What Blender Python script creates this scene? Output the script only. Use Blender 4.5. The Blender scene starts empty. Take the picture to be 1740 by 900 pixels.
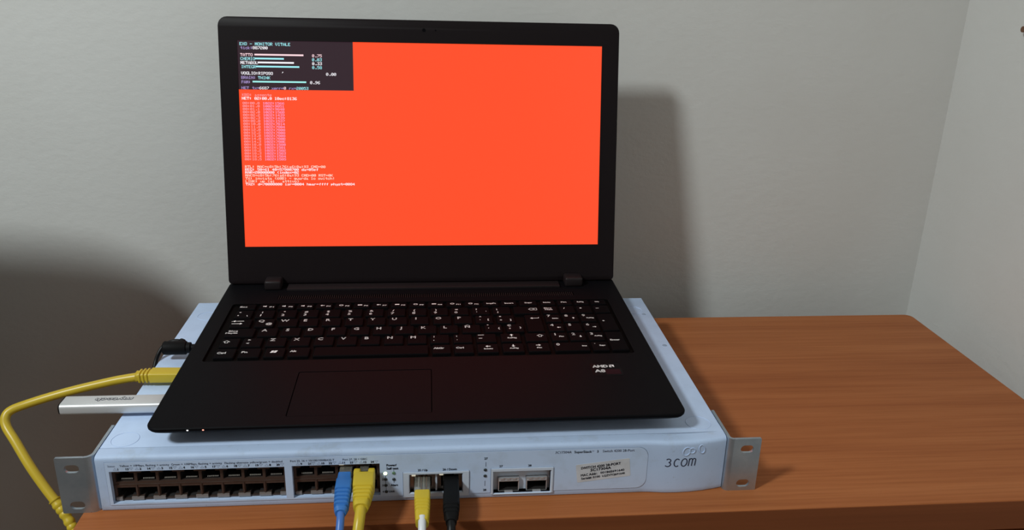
import bpy, bmesh, math, random
from mathutils import Vector, Matrix, Euler
from mathutils.geometry import tessellate_polygon
random.seed(7)
C = bpy.context.scene.collection
SC = bpy.context.scene
PI = math.pi

# ------------------------------------------------------------------ camera
cam = bpy.data.cameras.new('camera')
camo = bpy.data.objects.new('camera', cam); C.objects.link(camo)
_r = Vector((0.9954468, -0.0916444, 0.0262092)); _u = Vector((0.0058556, 0.3332405, 0.9428237))
_f = Vector((0.0951385, 0.9383773, -0.3322599))
_m = Matrix((_r, _u, -_f)).transposed().to_4x4(); _m.translation = Vector((0.2291524, -0.4974084, 0.3643003))
camo.matrix_world = _m
cam.sensor_width = 36; cam.lens = 1393.18 / 1740 * 36
cam.shift_x = -0.0009; cam.shift_y = -0.01306; cam.clip_start = 0.01; cam.clip_end = 50
SC.camera = camo

# ------------------------------------------------------------------ world, lamp, exposure
w = bpy.data.worlds.new('world'); SC.world = w; w.use_nodes = True
w.node_tree.nodes['Background'].inputs[0].default_value = (1.0, 0.82, 0.70, 1)
w.node_tree.nodes['Background'].inputs[1].default_value = 0.125
lamp = bpy.data.lights.new('room_lamp', 'POINT'); lamp.energy = 86; lamp.shadow_soft_size = 0.125
lamp.color = (0.93, 1.0, 1.0)
lo = bpy.data.objects.new('room_lamp', lamp); C.objects.link(lo); lo.location = (-0.83, -0.76, 1.36)
SC.view_settings.view_transform = 'Standard'; SC.view_settings.look = 'None'
SC.view_settings.exposure = 0.0; SC.view_settings.gamma = 1.0; SC.view_settings.use_curve_mapping = False

# ------------------------------------------------------------------ materials
def mat(name, col, rough=.5, metal=0., spec=.5, emit=None, estr=0., trans=0., alpha=1., coat=0.):
    m = bpy.data.materials.new(name); m.use_nodes = True
    b = m.node_tree.nodes['Principled BSDF']
    b.inputs['Base Color'].default_value = (*col, 1)
    b.inputs['Roughness'].default_value = rough; b.inputs['Metallic'].default_value = metal
    b.inputs['Specular IOR Level'].default_value = spec
    b.inputs['Transmission Weight'].default_value = trans
    b.inputs['Coat Weight'].default_value = coat
    if emit:
        b.inputs['Emission Color'].default_value = (*emit, 1); b.inputs['Emission Strength'].default_value = estr
    return m
def nodes(m):
    return m.node_tree, m.node_tree.nodes['Principled BSDF']
def tex(nt, kind, scale, detail=3, rough=.5, stretch=(1, 1, 1)):
    tc = nt.nodes.new('ShaderNodeTexCoord'); mp = nt.nodes.new('ShaderNodeMapping')
    mp.inputs['Scale'].default_value = stretch
    t = nt.nodes.new('ShaderNodeTexNoise'); t.inputs['Scale'].default_value = scale
    t.inputs['Detail'].default_value = detail; t.inputs['Roughness'].default_value = rough
    nt.links.new(tc.outputs['Object'], mp.inputs[0]); nt.links.new(mp.outputs[0], t.inputs['Vector'])
    return t
def ramp(nt, src, stops):
    r = nt.nodes.new('ShaderNodeValToRGB')
    while len(r.color_ramp.elements) < len(stops): r.color_ramp.elements.new(.5)
    for e, (p, c) in zip(r.color_ramp.elements, stops): e.position = p; e.color = (*c, 1)
    nt.links.new(src, r.inputs[0]); return r
def bump(m, scale, strength, dist, detail=3, stretch=(1, 1, 1)):
    nt, b = nodes(m); t = tex(nt, 'noise', scale, detail, .6, stretch)
    bp = nt.nodes.new('ShaderNodeBump'); bp.inputs['Strength'].default_value = strength; bp.inputs['Distance'].default_value = dist
    nt.links.new(t.outputs[0], bp.inputs['Height']); nt.links.new(bp.outputs[0], b.inputs['Normal'])
def mottled(m, scale, c0, c1, p0=.35, p1=.65, detail=4, stretch=(1, 1, 1)):
    nt, b = nodes(m); t = tex(nt, 'noise', scale, detail, .6, stretch)
    r = ramp(nt, t.outputs[0], [(p0, c0), (p1, c1)]); nt.links.new(r.outputs[0], b.inputs['Base Color'])

M = {}
M['wall'] = mat('wall_paint', (.66, .66, .635), .85, spec=.2)
mottled(M['wall'], 4, (.645, .645, .62), (.675, .68, .66)); bump(M['wall'], 85, .24, .0018, 5, (1, 1, 1.4))
M['floor'] = mat('floor_tile', (.12, .09, .07), .5); mottled(M['floor'], 9, (.10, .075, .06), (.14, .105, .08))
# cherry wood laminate, grain along x
M['wood'] = mat('cherry_laminate', (.4, .15, .06), .40, spec=.07)
nt, b = nodes(M['wood'])
t1 = tex(nt, 'n', 5.5, 7, .66, (.30, 11, 11)); t2 = tex(nt, 'n', 26, 5, .7, (.25, 14, 14)); t3 = tex(nt, 'n', 2.6, 3, .5, (.5, 4, 4))
r1 = ramp(nt, t1.outputs[0], [(.25, (.32, .102, .035)), (.5, (.40, .138, .048)), (.78, (.46, .172, .064))])
r2 = ramp(nt, t2.outputs[0], [(.30, (.80, .76, .72)), (.55, (1, 1, 1)), (.8, (1.0, 1.04, 1.07))])
r3 = ramp(nt, t3.outputs[0], [(.35, (.92, .88, .86)), (.65, (1.03, 1.03, 1.03))])
def mul(nt, a, bb):
    x = nt.nodes.new('ShaderNodeMix'); x.data_type = 'RGBA'; x.blend_type = 'MULTIPLY'; x.inputs[0].default_value = 1
    nt.links.new(a, x.inputs[6]); nt.links.new(bb, x.inputs[7]); return x.outputs[2]
nt.links.new(mul(nt, mul(nt, r1.outputs[0], r2.outputs[0]), r3.outputs[0]), b.inputs['Base Color'])
M['wood_front'] = mat('front_strip_laminate', (.23, .07, .026), .45, spec=.08)  # darker tone than the tabletop wood, covers its front face
mottled(M['wood_front'], 6, (.17, .050, .018), (.25, .078, .028), .3, .7, 6, (.3, 12, 12))
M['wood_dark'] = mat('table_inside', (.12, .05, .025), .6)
# switch paint, slightly grimy
M['paint'] = mat('pale_blue_paint', (.50, .63, .86), .45, spec=.25)
mottled(M['paint'], 60, (.49, .615, .84), (.535, .67, .91), .3, .6, 5)
M['bezel'] = mat('bezel_plastic', (.47, .58, .75), .5, spec=.3)
nt, b = nodes(M['bezel'])
ta = tex(nt, 'n', 30, 5, .65); tb = tex(nt, 'n', 420, 4, .7)
ra = ramp(nt, ta.outputs[0], [(.30, (.41, .50, .64)), (.44, (.475, .60, .82)), (.7, (.50, .635, .865))])
rb = ramp(nt, tb.outputs[0], [(.26, (.72, .72, .72)), (.36, (1, 1, 1)), (1, (1, 1, 1))])
nt.links.new(mul(nt, ra.outputs[0], rb.outputs[0]), b.inputs['Base Color'])
M['plate'] = mat('label_panel_plastic', (.50, .60, .755), .5, spec=.3)
mottled(M['plate'], 38, (.465, .575, .745), (.53, .66, .88), .32, .5, 5)
M['seam'] = mat('panel_seam', (.16, .20, .28), .7)
M['baywall'] = mat('bay_plastic', (.58, .66, .78), .5)
M['jack'] = mat('jack_shell', (.085, .058, .047), .33, metal=.35); mottled(M['jack'], 80, (.07, .045, .036), (.10, .07, .058))
M['steel_jack'] = mat('jack_steel', (.30, .28, .26), .35, metal=.8)
M['pin'] = mat('pale_contact_pin', (.60, .58, .53), .4)
M['ledge'] = mat('jack_ledge', (.26, .235, .22), .4, metal=.3)
M['hole'] = mat('jack_cavity', (.012, .010, .010), .8)
M['gold'] = mat('gold_pin', (.95, .80, .55), .25, metal=1.)
M['steel'] = mat('galvanised_steel', (.5, .53, .57), .42, metal=.85)
mottled(M['steel'], 55, (.37, .435, .50), (.50, .55, .60), .3, .7, 5); bump(M['steel'], 300, .06, .001)
M['cage'] = mat('cage_metal', (.52, .53, .55), .35, metal=.5)
M['ink'] = mat('dark_blue_ink', (.012, .018, .05), .6)
M['ink2'] = mat('grey_ink', (.12, .15, .22), .6)
M['inkpale'] = mat('pale_grey_ink', (.27, .34, .46), .6)
M['sticker'] = mat('sticker_paper', (.60, .63, .67), .6); mottled(M['sticker'], 90, (.55, .57, .60), (.64, .67, .72))
M['ledoff'] = mat('dark_indicator', (.035, .045, .05), .25)
M['ledgreenoff'] = mat('unlit_green_indicator', (.12, .22, .13), .25)
M['ledon'] = mat('lit_green_indicator', (.6, .8, .4), .3, emit=(.82, 1.0, .50), estr=2.2)
M['linkled'] = mat('link_light', (.7, .7, .6), .3, emit=(1, .93, .72), estr=.45)
# laptop
M['black'] = mat('black_textured_plastic', (.0044, .0043, .0054), .55, spec=.05); bump(M['black'], 900, .12, .0004, 2)
M['lidblack'] = mat('black_bezel_plastic', (.0085, .0055, .0065), .5, spec=.14)
M['key'] = mat('black_key_plastic', (.0036, .0033, .0040), .6, spec=.03)
M['legend'] = mat('white_key_print', (.90, .90, .90), .6)
M['well'] = mat('keyboard_well', (.002, .002, .002), .7, spec=.05)
M['hinge'] = mat('hinge_plastic', (.016, .012, .013), .45, spec=.2)
M['gloss'] = mat('gloss_black', (.004, .004, .005), .3, spec=.06)
M['rubber'] = mat('black_rubber', (.004, .004, .0045), .6, spec=.15)
M['screen'] = mat('screen_red', (.02, .02, .02), .22, spec=.3, emit=(1.0, .072, .016), estr=1.0)
M['screendark'] = mat('screen_dark_panel', (.02, .02, .02), .22, spec=.3, emit=(.026, .0105, .018), estr=1.0)
def em(n, c): return mat('screen_print_' + n, (.01, .01, .01), .4, emit=c, estr=1.0)
M['e_white'] = em('white', (.95, .93, .98)); M['e_cyan'] = em('cyan', (.36, .86, .92)); M['e_pink'] = em('pink', (1, .38, .42))
M['e_rose'] = em('rose', (1, .70, .75)); M['e_purple'] = em('violet', (.40, .30, .62)); M['e_teal'] = em('teal', (.35, .84, .80))
M['e_list'] = em('list_pink', (1, .30, .50)); M['e_list2'] = em('list_rose', (1, .32, .34)); M['e_cream'] = em('cream', (1, .74, .62)); M['e_red'] = em('red', (1, .30, .28))
M['ledwhite'] = mat('white_light', (.8, .8, .8), .3, emit=(1, 1, 1), estr=1.6)
M['ledred'] = mat('amber_light', (.8, .3, .2), .3, emit=(1, .28, .2), estr=2.0)
M['amdred'] = mat('sticker_dark_red', (.022, .006, .009), .5, spec=.06)
# cables
M['yellow'] = mat('yellow_cable', (.58, .42, .030), .35, spec=.45)
M['yellow_boot'] = mat('yellow_boot', (.60, .44, .030), .42, spec=.4)
M['blue'] = mat('blue_cable', (.055, .17, .52), .38); M['blue_boot'] = mat('blue_boot', (.035, .17, .50), .4)
M['whitecable'] = mat('white_cable', (.72, .74, .76), .4)
M['blackcable'] = mat('black_cable', (.004, .004, .0045), .42, spec=.25)
M['clear'] = mat('clear_plug', (.62, .60, .52), .15, trans=.85, spec=.5)
M['brownwire'] = mat('brown_wire', (.25, .09, .04), .5)
M['alu'] = mat('brushed_aluminium', (.70, .71, .72), .38, metal=.4); bump(M['alu'], 260, .05, .0004, 2, (.1, 1, 1))
M['fabric'] = mat('dark_upholstery', (.06, .05, .045), .9); M['chairleg'] = mat('chair_leg_wood', (.16, .07, .035), .5)

# ------------------------------------------------------------------ mesh helpers
def finish(name, bm, ms, parent=None, smooth=False, off=(0, 0, 0)):
    if any(off): bmesh.ops.translate(bm, verts=bm.verts, vec=-Vector(off))
    me = bpy.data.meshes.new(name); bm.to_mesh(me); bm.free()
    if not isinstance(ms, (list, tuple)): ms = [ms]
    for m in ms: me.materials.append(M[m])
    if smooth:
        for p in me.polygons: p.use_smooth = True
        try: me.set_sharp_from_angle(angle=math.radians(smooth if smooth is not True else 40))
        except Exception: pass
    o = bpy.data.objects.new(name, me); C.objects.link(o)
    if parent: o.parent = parent
    return o
def thing(name, label, cat, loc=(0, 0, 0), rot=(0, 0, 0), group=None):
    o = bpy.data.objects.new(name, None); C.objects.link(o); o.location = loc; o.rotation_euler = rot
    o.empty_display_size = .02; o['label'] = label; o['category'] = cat
    if group: o['group'] = group
    return o
def BM(): return bmesh.new()
def setmat(bm, n0, mi):
    bm.faces.ensure_lookup_table()
    for f in bm.faces[n0:]: f.material_index = mi
def box(bm, x0, x1, y0, y1, z0, z1, bev=0., seg=2, mi=0):
    n0 = len(bm.faces)
    vs = [bm.verts.new((x, y, z)) for x in (x0, x1) for y in (y0, y1) for z in (z0, z1)]
    fs = [bm.faces.new([vs[i] for i in q]) for q in ((0, 1, 3, 2), (4, 6, 7, 5), (0, 4, 5, 1), (2, 3, 7, 6), (0, 2, 6, 4), (1, 5, 7, 3))]
    for f in fs: f.material_index = mi
    if bev > 0:
        es = list({e for f in fs for e in f.edges})
        r = bmesh.ops.bevel(bm, geom=es, offset=bev, segments=seg, profile=.5, affect='EDGES')
        for f in r['faces']: f.material_index = mi
    return vs
def loft(bm, rings, cap=True, mi=0, closed=True):
    """rings: list of lists of points with the same count"""
    vr = [[bm.verts.new(p) for p in r] for r in rings]
    n = len(vr[0])
    for a, b_ in zip(vr, vr[1:]):
        for i in range(n if closed else n - 1):
            j = (i + 1) % n
            f = bm.faces.new((a[i], a[j], b_[j], b_[i])); f.material_index = mi
    if cap:
        for r, rev in ((vr[0], True), (vr[-1], False)):
            f = bm.faces.new(list(reversed(r)) if rev else r); f.material_index = mi
    return vr
def rrect(w_, h_, r, n=4):
    r = min(r, w_ / 2 - 1e-6, h_ / 2 - 1e-6); pts = []
    for cx, cy, a0 in ((w_ / 2 - r, h_ / 2 - r, 0), (-w_ / 2 + r, h_ / 2 - r, 90), (-w_ / 2 + r, -h_ / 2 + r, 180), (w_ / 2 - r, -h_ / 2 + r, 270)):
        for k in range(n + 1):
            a = math.radians(a0 + 90 * k / n); pts.append((cx + r * math.cos(a), cy + r * math.sin(a)))
    return pts
def catmull(P, sub=8):
    P = [Vector(p) for p in P]; out = []
    for i in range(len(P) - 1):
        p0 = P[max(i - 1, 0)]; p1 = P[i]; p2 = P[i + 1]; p3 = P[min(i + 2, len(P) - 1)]
        for k in range(sub):
            t = k / sub
            out.append(.5 * ((2 * p1) + (p2 - p0) * t + (2 * p0 - 5 * p1 + 4 * p2 - p3) * t * t + (3 * p1 - p0 - 3 * p2 + p3) * t ** 3))
    out.append(P[-1]); return out
def tube(bm, P, r, n=14, sub=8, mi=0, rf=None, raw=False):
    Q = P if raw else catmull(P, sub)
    Q = [Vector(q) for q in Q]; rings = []
    T0 = (Q[1] - Q[0]).normalized(); up = Vector((0, 0, 1)) if abs(T0.z) < .9 else Vector((0, 1, 0))
    N = (up - T0 * up.dot(T0)).normalized()
    for i, q in enumerate(Q):
        T = (Q[min(i + 1, len(Q) - 1)] - Q[max(i - 1, 0)]).normalized()
        N = (N - T * N.dot(T)).normalized(); B = T.cross(N)
        rr = rf(i / (len(Q) - 1)) if rf else r
        rings.append([q + (N * math.cos(2 * PI * k / n) + B * math.sin(2 * PI * k / n)) * rr for k in range(n)])
    loft(bm, rings, mi=mi)
def fill(bm, loops, place, mi=0, flip=False):
    """planar polygon with holes; loops are 2D lists, place maps (a,b)->Vector. Returns vertex loops"""
    vl = [[bm.verts.new(place(*q)) for q in l] for l in loops]
    flat = [v for l in vl for v in l]
    tri = tessellate_polygon([[Vector((q[0], q[1], 0)) for q in l] for l in loops])
    for t in tri:
        t = [flat[i] for i in t]
        try: f = bm.faces.new(t)
        except ValueError: continue
        f.material_index = mi
        f.normal_update()
    return vl
def orient(bm, fs, d):
    d = Vector(d)
    for f in fs:
        f.normal_update()
        if f.normal.dot(d) < 0: f.normal_flip()
def recalc(bm): bmesh.ops.recalc_face_normals(bm, faces=bm.faces)
def rect(x0, x1, z0, z1): return [(x0, z0), (x1, z0), (x1, z1), (x0, z1)]
def walls(bm, loop, vec, mi=0, back=None):
    vec = Vector(vec); b2 = [bm.verts.new(v.co + vec) for v in loop]; n = len(loop)
    for i in range(n):
        j = (i + 1) % n; f = bm.faces.new((loop[i], loop[j], b2[j], b2[i])); f.material_index = mi
    if back is not None:
        f = bm.faces.new(b2); f.material_index = back
    return b2
# ---- lettering from the built-in font: cached flat meshes
_cache = {}
def glyphs(s):
    if s in _cache: return _cache[s]
    cu = bpy.data.curves.new('t', 'FONT'); cu.body = s; cu.resolution_u = 2; cu.size = 1
    o = bpy.data.objects.new('t', cu); C.objects.link(o)
    bpy.context.view_layer.update()
    me = bpy.data.meshes.new_from_object(o.evaluated_get(bpy.context.evaluated_depsgraph_get()))
    vs = [(v.co.x, v.co.y) for v in me.vertices]; fs = [tuple(p.vertices) for p in me.polygons]
    bpy.data.objects.remove(o); bpy.data.curves.remove(cu); bpy.data.meshes.remove(me)
    _cache[s] = (vs, fs); return vs, fs
_h = glyphs('H'); CAP = max(v[1] for v in _h[0]) or .7
def write(bm, s, place, x, y, cap, width=None, align='l', mi=0, shear=0., rot=0., sx=1., bold=0.):
    """text with baseline-left (or centre) at x,y and cap height cap; place maps 2D to 3D"""
    vs, fs = glyphs(s)
    if not vs: return
    x0 = min(v[0] for v in vs); x1 = max(v[0] for v in vs)
    k = cap / CAP; kx = (width / (x1 - x0)) if width else k * sx
    offs = [(0, 0)] if not bold else [(-bold, 0), (bold, 0), (0, bold), (0, -bold)]
    for ox, oy in offs:
        pts = []
        for vx, vy in vs:
            px = (vx - x0) * kx; py = vy * k
            if align == 'c': px -= (x1 - x0) * kx / 2; py -= cap / 2
            elif align == 'r': px -= (x1 - x0) * kx
            px += shear * py
            c_, s_ = math.cos(rot), math.sin(rot)
            pts.append(bm.verts.new(place(x + px * c_ - py * s_ + ox, y + px * s_ + py * c_ + oy)))
        for f in fs:
            try: nf = bm.faces.new([pts[i] for i in f]); nf.material_index = mi
            except ValueError: pass
def ribbon(bm, P, wd, place, mi=0, closed=False):
    n = len(P); L = []; R_ = []
    for i in range(n):
        a = P[(i - 1) % n] if closed else P[max(i - 1, 0)]; b_ = P[(i + 1) % n] if closed else P[min(i + 1, n - 1)]
        dx, dy = b_[0] - a[0], b_[1] - a[1]; l = math.hypot(dx, dy) or 1
        nx, ny = -dy / l * wd / 2, dx / l * wd / 2
        L.append(bm.verts.new(place(P[i][0] + nx, P[i][1] + ny))); R_.append(bm.verts.new(place(P[i][0] - nx, P[i][1] - ny)))
    for i in range(n if closed else n - 1):
        j = (i + 1) % n; f = bm.faces.new((L[i], R_[i], R_[j], L[j])); f.material_index = mi
def poly(bm, P, place, mi=0):
    f = bm.faces.new([bm.verts.new(place(*q)) for q in P]); f.material_index = mi; return f
def arc(cx, cy, rx, ry, a0, a1, n=12): return [(cx + rx * math.cos(math.radians(a0 + (a1 - a0) * k / n)), cy + ry * math.sin(math.radians(a0 + (a1 - a0) * k / n))) for k in range(n + 1)]
# ---- 5x7 dot font for the screen (column bytes, bit 0 = top row)
_F = {' ': '0000000000', '!': '00005F0000', "'": '0008070300', '(': '001C224100', ')': '0041221C00', '-': '0808080808', '.': '0000606000', ':': '0036360000', '=': '1414141414',
'0': '3E5149453E', '1': '00427F4000', '2': '7249494946', '3': '2141494D33', '4': '1814127F10', '5': '2745454539', '6': '3C4A494931', '7': '4121110907', '8': '3649494936', '9': '464949291E',
'A': '7C1211127C', 'B': '7F49494936', 'C': '3E41414122', 'D': '7F4141413E', 'E': '7F49494941', 'F': '7F09090901', 'G': '3E41415173', 'H': '7F0808087F', 'I': '00417F4100', 'K': '7F08142241', 'L': '7F40404040',
'M': '7F021C027F', 'N': '7F0408107F', 'O': '3E4141413E', 'P': '7F09090906', 'R': '7F09192946', 'S': '2649494932', 'T': '03017F0103', 'V': '1F2040201F', 'X': '6314081463',
'a': '2054547840', 'b': '7F28444438', 'c': '3844444428', 'd': '384444287F', 'e': '3854545418', 'f': '00087E0902', 'g': '18A4A49C78', 'h': '7F08040478', 'i': '00447D4000', 'k': '7F10284400', 'l': '00417F4000', 'm': '7C04780478',
'n': '7C08040478', 'o': '3844444438', 'p': 'FC18242418', 'r': '7C08040408', 's': '4854545424', 't': '04043F4424', 'u': '3C4040207C', 'v': '1C2040201C', 'w': '3C4030403C', 'x': '4428102844', 'y': '4C9090907C'}
def dots(bm, s, place, x, y, pitch, h, mi=0, fat=1.12):
    """dot-matrix text, x left and y top in screen millimetres"""
    cw = pitch / 6; ch = h / 7
    for i, c in enumerate(s):
        code = _F.get(c, _F[' '])
        for col in range(5):
            bits = int(code[2 * col:2 * col + 2], 16); k = 0
            while k < 8:
                if bits >> k & 1:
                    k2 = k
                    while k2 < 8 and bits >> k2 & 1: k2 += 1
                    xa = x + i * pitch + col * cw - cw * (fat - 1) / 2; ya = y + k * ch; yb = y + k2 * ch
                    poly(bm, [(xa, yb), (xa + cw * fat, yb), (xa + cw * fat, ya), (xa, ya)], place, mi)
                    k = k2
                else: k += 1

# ------------------------------------------------------------------ room
def struct(name, bm, m): o = finish(name, bm, m); o['kind'] = 'structure'; return o
WY = 0.390; WX = 0.8135; FZ = -0.75
bm = BM(); box(bm, -2.6, WX + .1, WY, WY + .1, FZ, 1.85); struct('wall_back', bm, 'wall')
bm = BM(); box(bm, WX, WX + .1, -2.6, WY, FZ, 1.85); struct('wall_right', bm, 'wall')
bm = BM(); box(bm, -2.6, WX, -2.6, WY, FZ - .05, FZ); struct('floor', bm, 'floor')
bm = BM(); tube(bm, [(WX, .2860, .3155), (WX - .006, .2860, .3155)], .0016, n=10, raw=True); tube(bm, [(WX - .006, .2860, .3155), (WX - .0075, .2860, .3155)], .003, n=12, raw=True)
o = finish('wall_nail', bm, 'chairleg', smooth=True); o['label'] = 'tiny dark nail in the right wall at its upper edge'; o['category'] = 'nail'

# ------------------------------------------------------------------ table
TX0, TX1, TY0, TY1, TT = -0.0125, 0.7655, -0.0248, 0.3105, 0.0255
table = thing('side_table', 'cherry wood laminate side table in the corner under the network switch', 'table', (.3765, .143, FZ))
OT = (.3765, .143, FZ)
outl = []
for cx, cy, a0, r in ((TX1 - .008, TY1 - .008, 0, .008), (TX0 + .008, TY1 - .008, 90, .008), (TX0 + .003, TY0 + .003, 180, .003), (TX1 - .003, TY0 + .003, 270, .003)):
    for k in range(6):
        a = math.radians(a0 + 18 * k); outl.append((cx + r * math.cos(a), cy + r * math.sin(a)))
def inset(P, d):
    cx = (TX0 + TX1) / 2; cy = (TY0 + TY1) / 2
    return [(x - math.copysign(d, x - cx), y - math.copysign(d, y - cy)) for x, y in P]
bm = BM(); loft(bm, [[(x, y, z) for x, y in inset(outl, d)] for z, d in ((-TT, .0008), (-TT + .0008, 0), (-.0008, 0), (-.0002, .0003), (0, .0009))])
finish('tabletop', bm, 'wood', table, off=OT)
bm = BM(); box(bm, TX0 + .001, TX1 - .001, TY0 - .0005, TY0 + .0002, -TT + .0006, -.0006); finish('front_strip', bm, 'wood_front', table, off=OT)['label'] = 'darker wood strip on the front face'
for x0 in (TX0 + .012, TX1 - .030):
    bm = BM(); box(bm, x0, x0 + .018, TY0 + .02, TY1 - .006, FZ, -TT, .0006, 1); finish('side_panel', bm, 'wood', table, off=OT)
bm = BM(); box(bm, TX0 + .03, TX1 - .03, TY1 - .03, TY1 - .014, FZ + .25, -TT); finish('back_panel', bm, 'wood_dark', table, off=OT)
bm = BM(); box(bm, TX0 + .03, TX1 - .03, TY0 + .02, TY1 - .03, FZ + .25, FZ + .268); finish('shelf', bm, 'wood_dark', table, off=OT)

# ------------------------------------------------------------------ network switch
SWH = 0.0436; SWW = 0.44; SWD = 0.2633
OS = (.22, .13, 0)
sw = thing('network_switch', 'pale blue rack network switch with many ports lying under the black laptop', 'network switch', OS)
_yb = [(0, 0), (.355, 0), (.3822, 0), (.387, -.0006), (.395, -.0017), (.4045, -.0021), (.4145, -.0017), (.4245, -.0006), (.433, .0011), (.44, .0027)]
def yb(x):
    for (a, ya), (b_, y2) in zip(_yb, _yb[1:]):
        if x <= b_: t = (x - a) / (b_ - a); t = t * t * (3 - 2 * t) * .35 + t * .65; return ya + (y2 - ya) * t
    return _yb[-1][1]
# chassis
bm = BM(); box(bm, 0.0004, SWW - .0004, .0200, SWD, .0006, SWH - .0003, .0006, 2); finish('chassis', bm, 'paint', sw, off=OS)
bm = BM(); box(bm, 0, SWW, .0105, SWD + .0008, SWH - .010, SWH, .0007, 2); finish('top_cover', bm, 'paint', sw, off=OS, smooth=30)
for cx, cy in ((.0135, .0205), (.4245, .0225), (.0165, .232), (.4235, .233)):
    bm = BM(); tube(bm, [(cx + .0092 * math.cos(2 * PI * k / 36), cy + .0092 * math.sin(2 * PI * k / 36), SWH) for k in range(37)], .00028, n=6, raw=True)
    finish('stamped_ring', bm, 'paint', sw, off=OS, smooth=True)
for cx, cy in ((.4345, .1535), (.4325, .2225)):
    bm = BM(); loft(bm, [[(cx + r * math.cos(2 * PI * k / 14), cy + r * math.sin(2 * PI * k / 14), SWH + z) for k in range(14)] for r, z in ((.0022, 0), (.0020, .0002), (.0009, .0003))]); finish('rivet', bm, 'inkpale', sw, off=OS, smooth=True)
# front bezel: swept curve with port openings
B1 = (.0083, .1248, .0058, .0316); B2 = (.1298, .1900, .0058, .0319); B3 = (.2108, .2478, .0070, .0217); B4 = (.2702, .3112, .0040, .0220)
holes = [B1, B2, B3, B4]
xs = sorted({0., .002, .355} | {h[0] for h in holes} | {h[1] for h in holes} | {.33 + .005 * k for k in range(22)} | {.4385, .44})
zs = sorted({.0006, .0, .040} | {h[2] for h in holes} | {h[3] for h in holes} | {.012, .026, .036})
prof = [(z, 0.0) for z in zs if z > .0005]
prof = [(0.0, .0012), (.0004, .0004), (.0012, 0.0)] + [q for q in prof if q[0] > .0012]
prof += [(.040 + .0030 * math.sin(a), .0030 - .0030 * math.cos(a)) for a in (math.radians(d) for d in (22, 45, 68, 90))] + [(.0432, .0060), (.0434, .0098)]
bm = BM(); grid = [[bm.verts.new((x, (yb(x) if d < .004 else yb(x) * .5) + d + (0.0006 if False else 0), z)) for z, d in prof] for x in xs]
def inhole(x, z): return any(h[0] - 1e-6 <= x <= h[1] + 1e-6 and h[2] - 1e-6 <= z <= h[3] + 1e-6 for h in holes)
for i in range(len(xs) - 1):
    for j in range(len(prof) - 1):
        mx = (xs[i] + xs[i + 1]) / 2; mz = (prof[j][0] + prof[j + 1][0]) / 2
        if prof[j][1] == 0 and inhole(mx, mz): continue
        bm.faces.new((grid[i][j], grid[i + 1][j], grid[i + 1][j + 1], grid[i][j + 1]))
for i in (0, len(xs) - 1):   # end cheeks
    c0 = [bm.verts.new((xs[i], .0205, z)) for z, d in prof]
    for j in range(len(prof) - 1): bm.faces.new((grid[i][j], grid[i][j + 1], c0[j + 1], c0[j]))
for h in holes:              # opening walls
    dpt = .0035 if h is not B4 else .0050
    lp = [bm.verts.new((x, -.0001, z)) for x, z in rect(*h)]
    walls(bm, lp, (0, dpt, 0))
bmesh.ops.remove_doubles(bm, verts=bm.verts, dist=1e-6); recalc(bm)
finish('front_bezel', bm, 'bezel', sw, off=OS, smooth=35)
# label panel, a thin plate with a rounded right end
def notched(a, b_):
    out = [(.0061 - b_, .0047 - b_)]
    for h in (H3, H4): out += [(h[0] - a, .0047 - b_), (h[0] - a, h[3] + a), (h[1] + a, h[3] + a), (h[1] + a, .0047 - b_)]
    return out + [(x + (b_ if x > .2 else -b_), z + (b_ if z > .02 else -b_)) for x, z in pl]
pl = [(.3740, .0047)] + arc(.3740, .0122, .0076, .0075, -90, 0, 6)[1:] + arc(.3740, .0310, .0076, .0078, 0, 90, 6) + [(.0061, .0388)]
def yp(d): return lambda a, b_: Vector((a, yb(a) + d, b_))
def plate(loops, d, th, name, m, parent):
    bm = BM(); vl = fill(bm, loops, yp(d)); orient(bm, bm.faces, (0, -1, 0))
    for l in vl: walls(bm, l, (0, th, 0))
    return finish(name, bm, m, parent, off=OS)
H3 = (.2062, .2526, .0036, .0238); H4 = (.2683, .3130, .0036, .0247)
grow = lambda h, g: (h[0] - g, h[1] + g, h[2] - g, h[3] + g)
def bayloop(h): return rect(*h)
plate([notched(-.0006, .00024), bayloop(B1), bayloop(B2)], -.00012, .0001, 'panel_seam', 'seam', sw)
panel = plate([notched(.0003, 0), bayloop(B1), bayloop(B2)], -.00040, .0004, 'label_panel', 'plate', sw)
for nm, H_, B_ in (('uplink_frame', H3, B3), ('module_frame', H4, B4)):
    bm = BM()
    vo = fill(bm, [rect(*H_), rect(*grow(B_, .0006))], yp(-.0011)); orient(bm, bm.faces, (0, -1, 0))
    walls(bm, vo[0], (0, .0011, 0))
    lo_ = vo[1]; li = [bm.verts.new((x, .0002, z)) for x, z in rect(*B_)]
    for i in range(4): bm.faces.new((lo_[i], lo_[(i + 1) % 4], li[(i + 1) % 4], li[i]))
    walls(bm, li, (0, .004, 0)); recalc(bm)
    finish(nm, bm, 'baywall', sw, off=OS)
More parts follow.
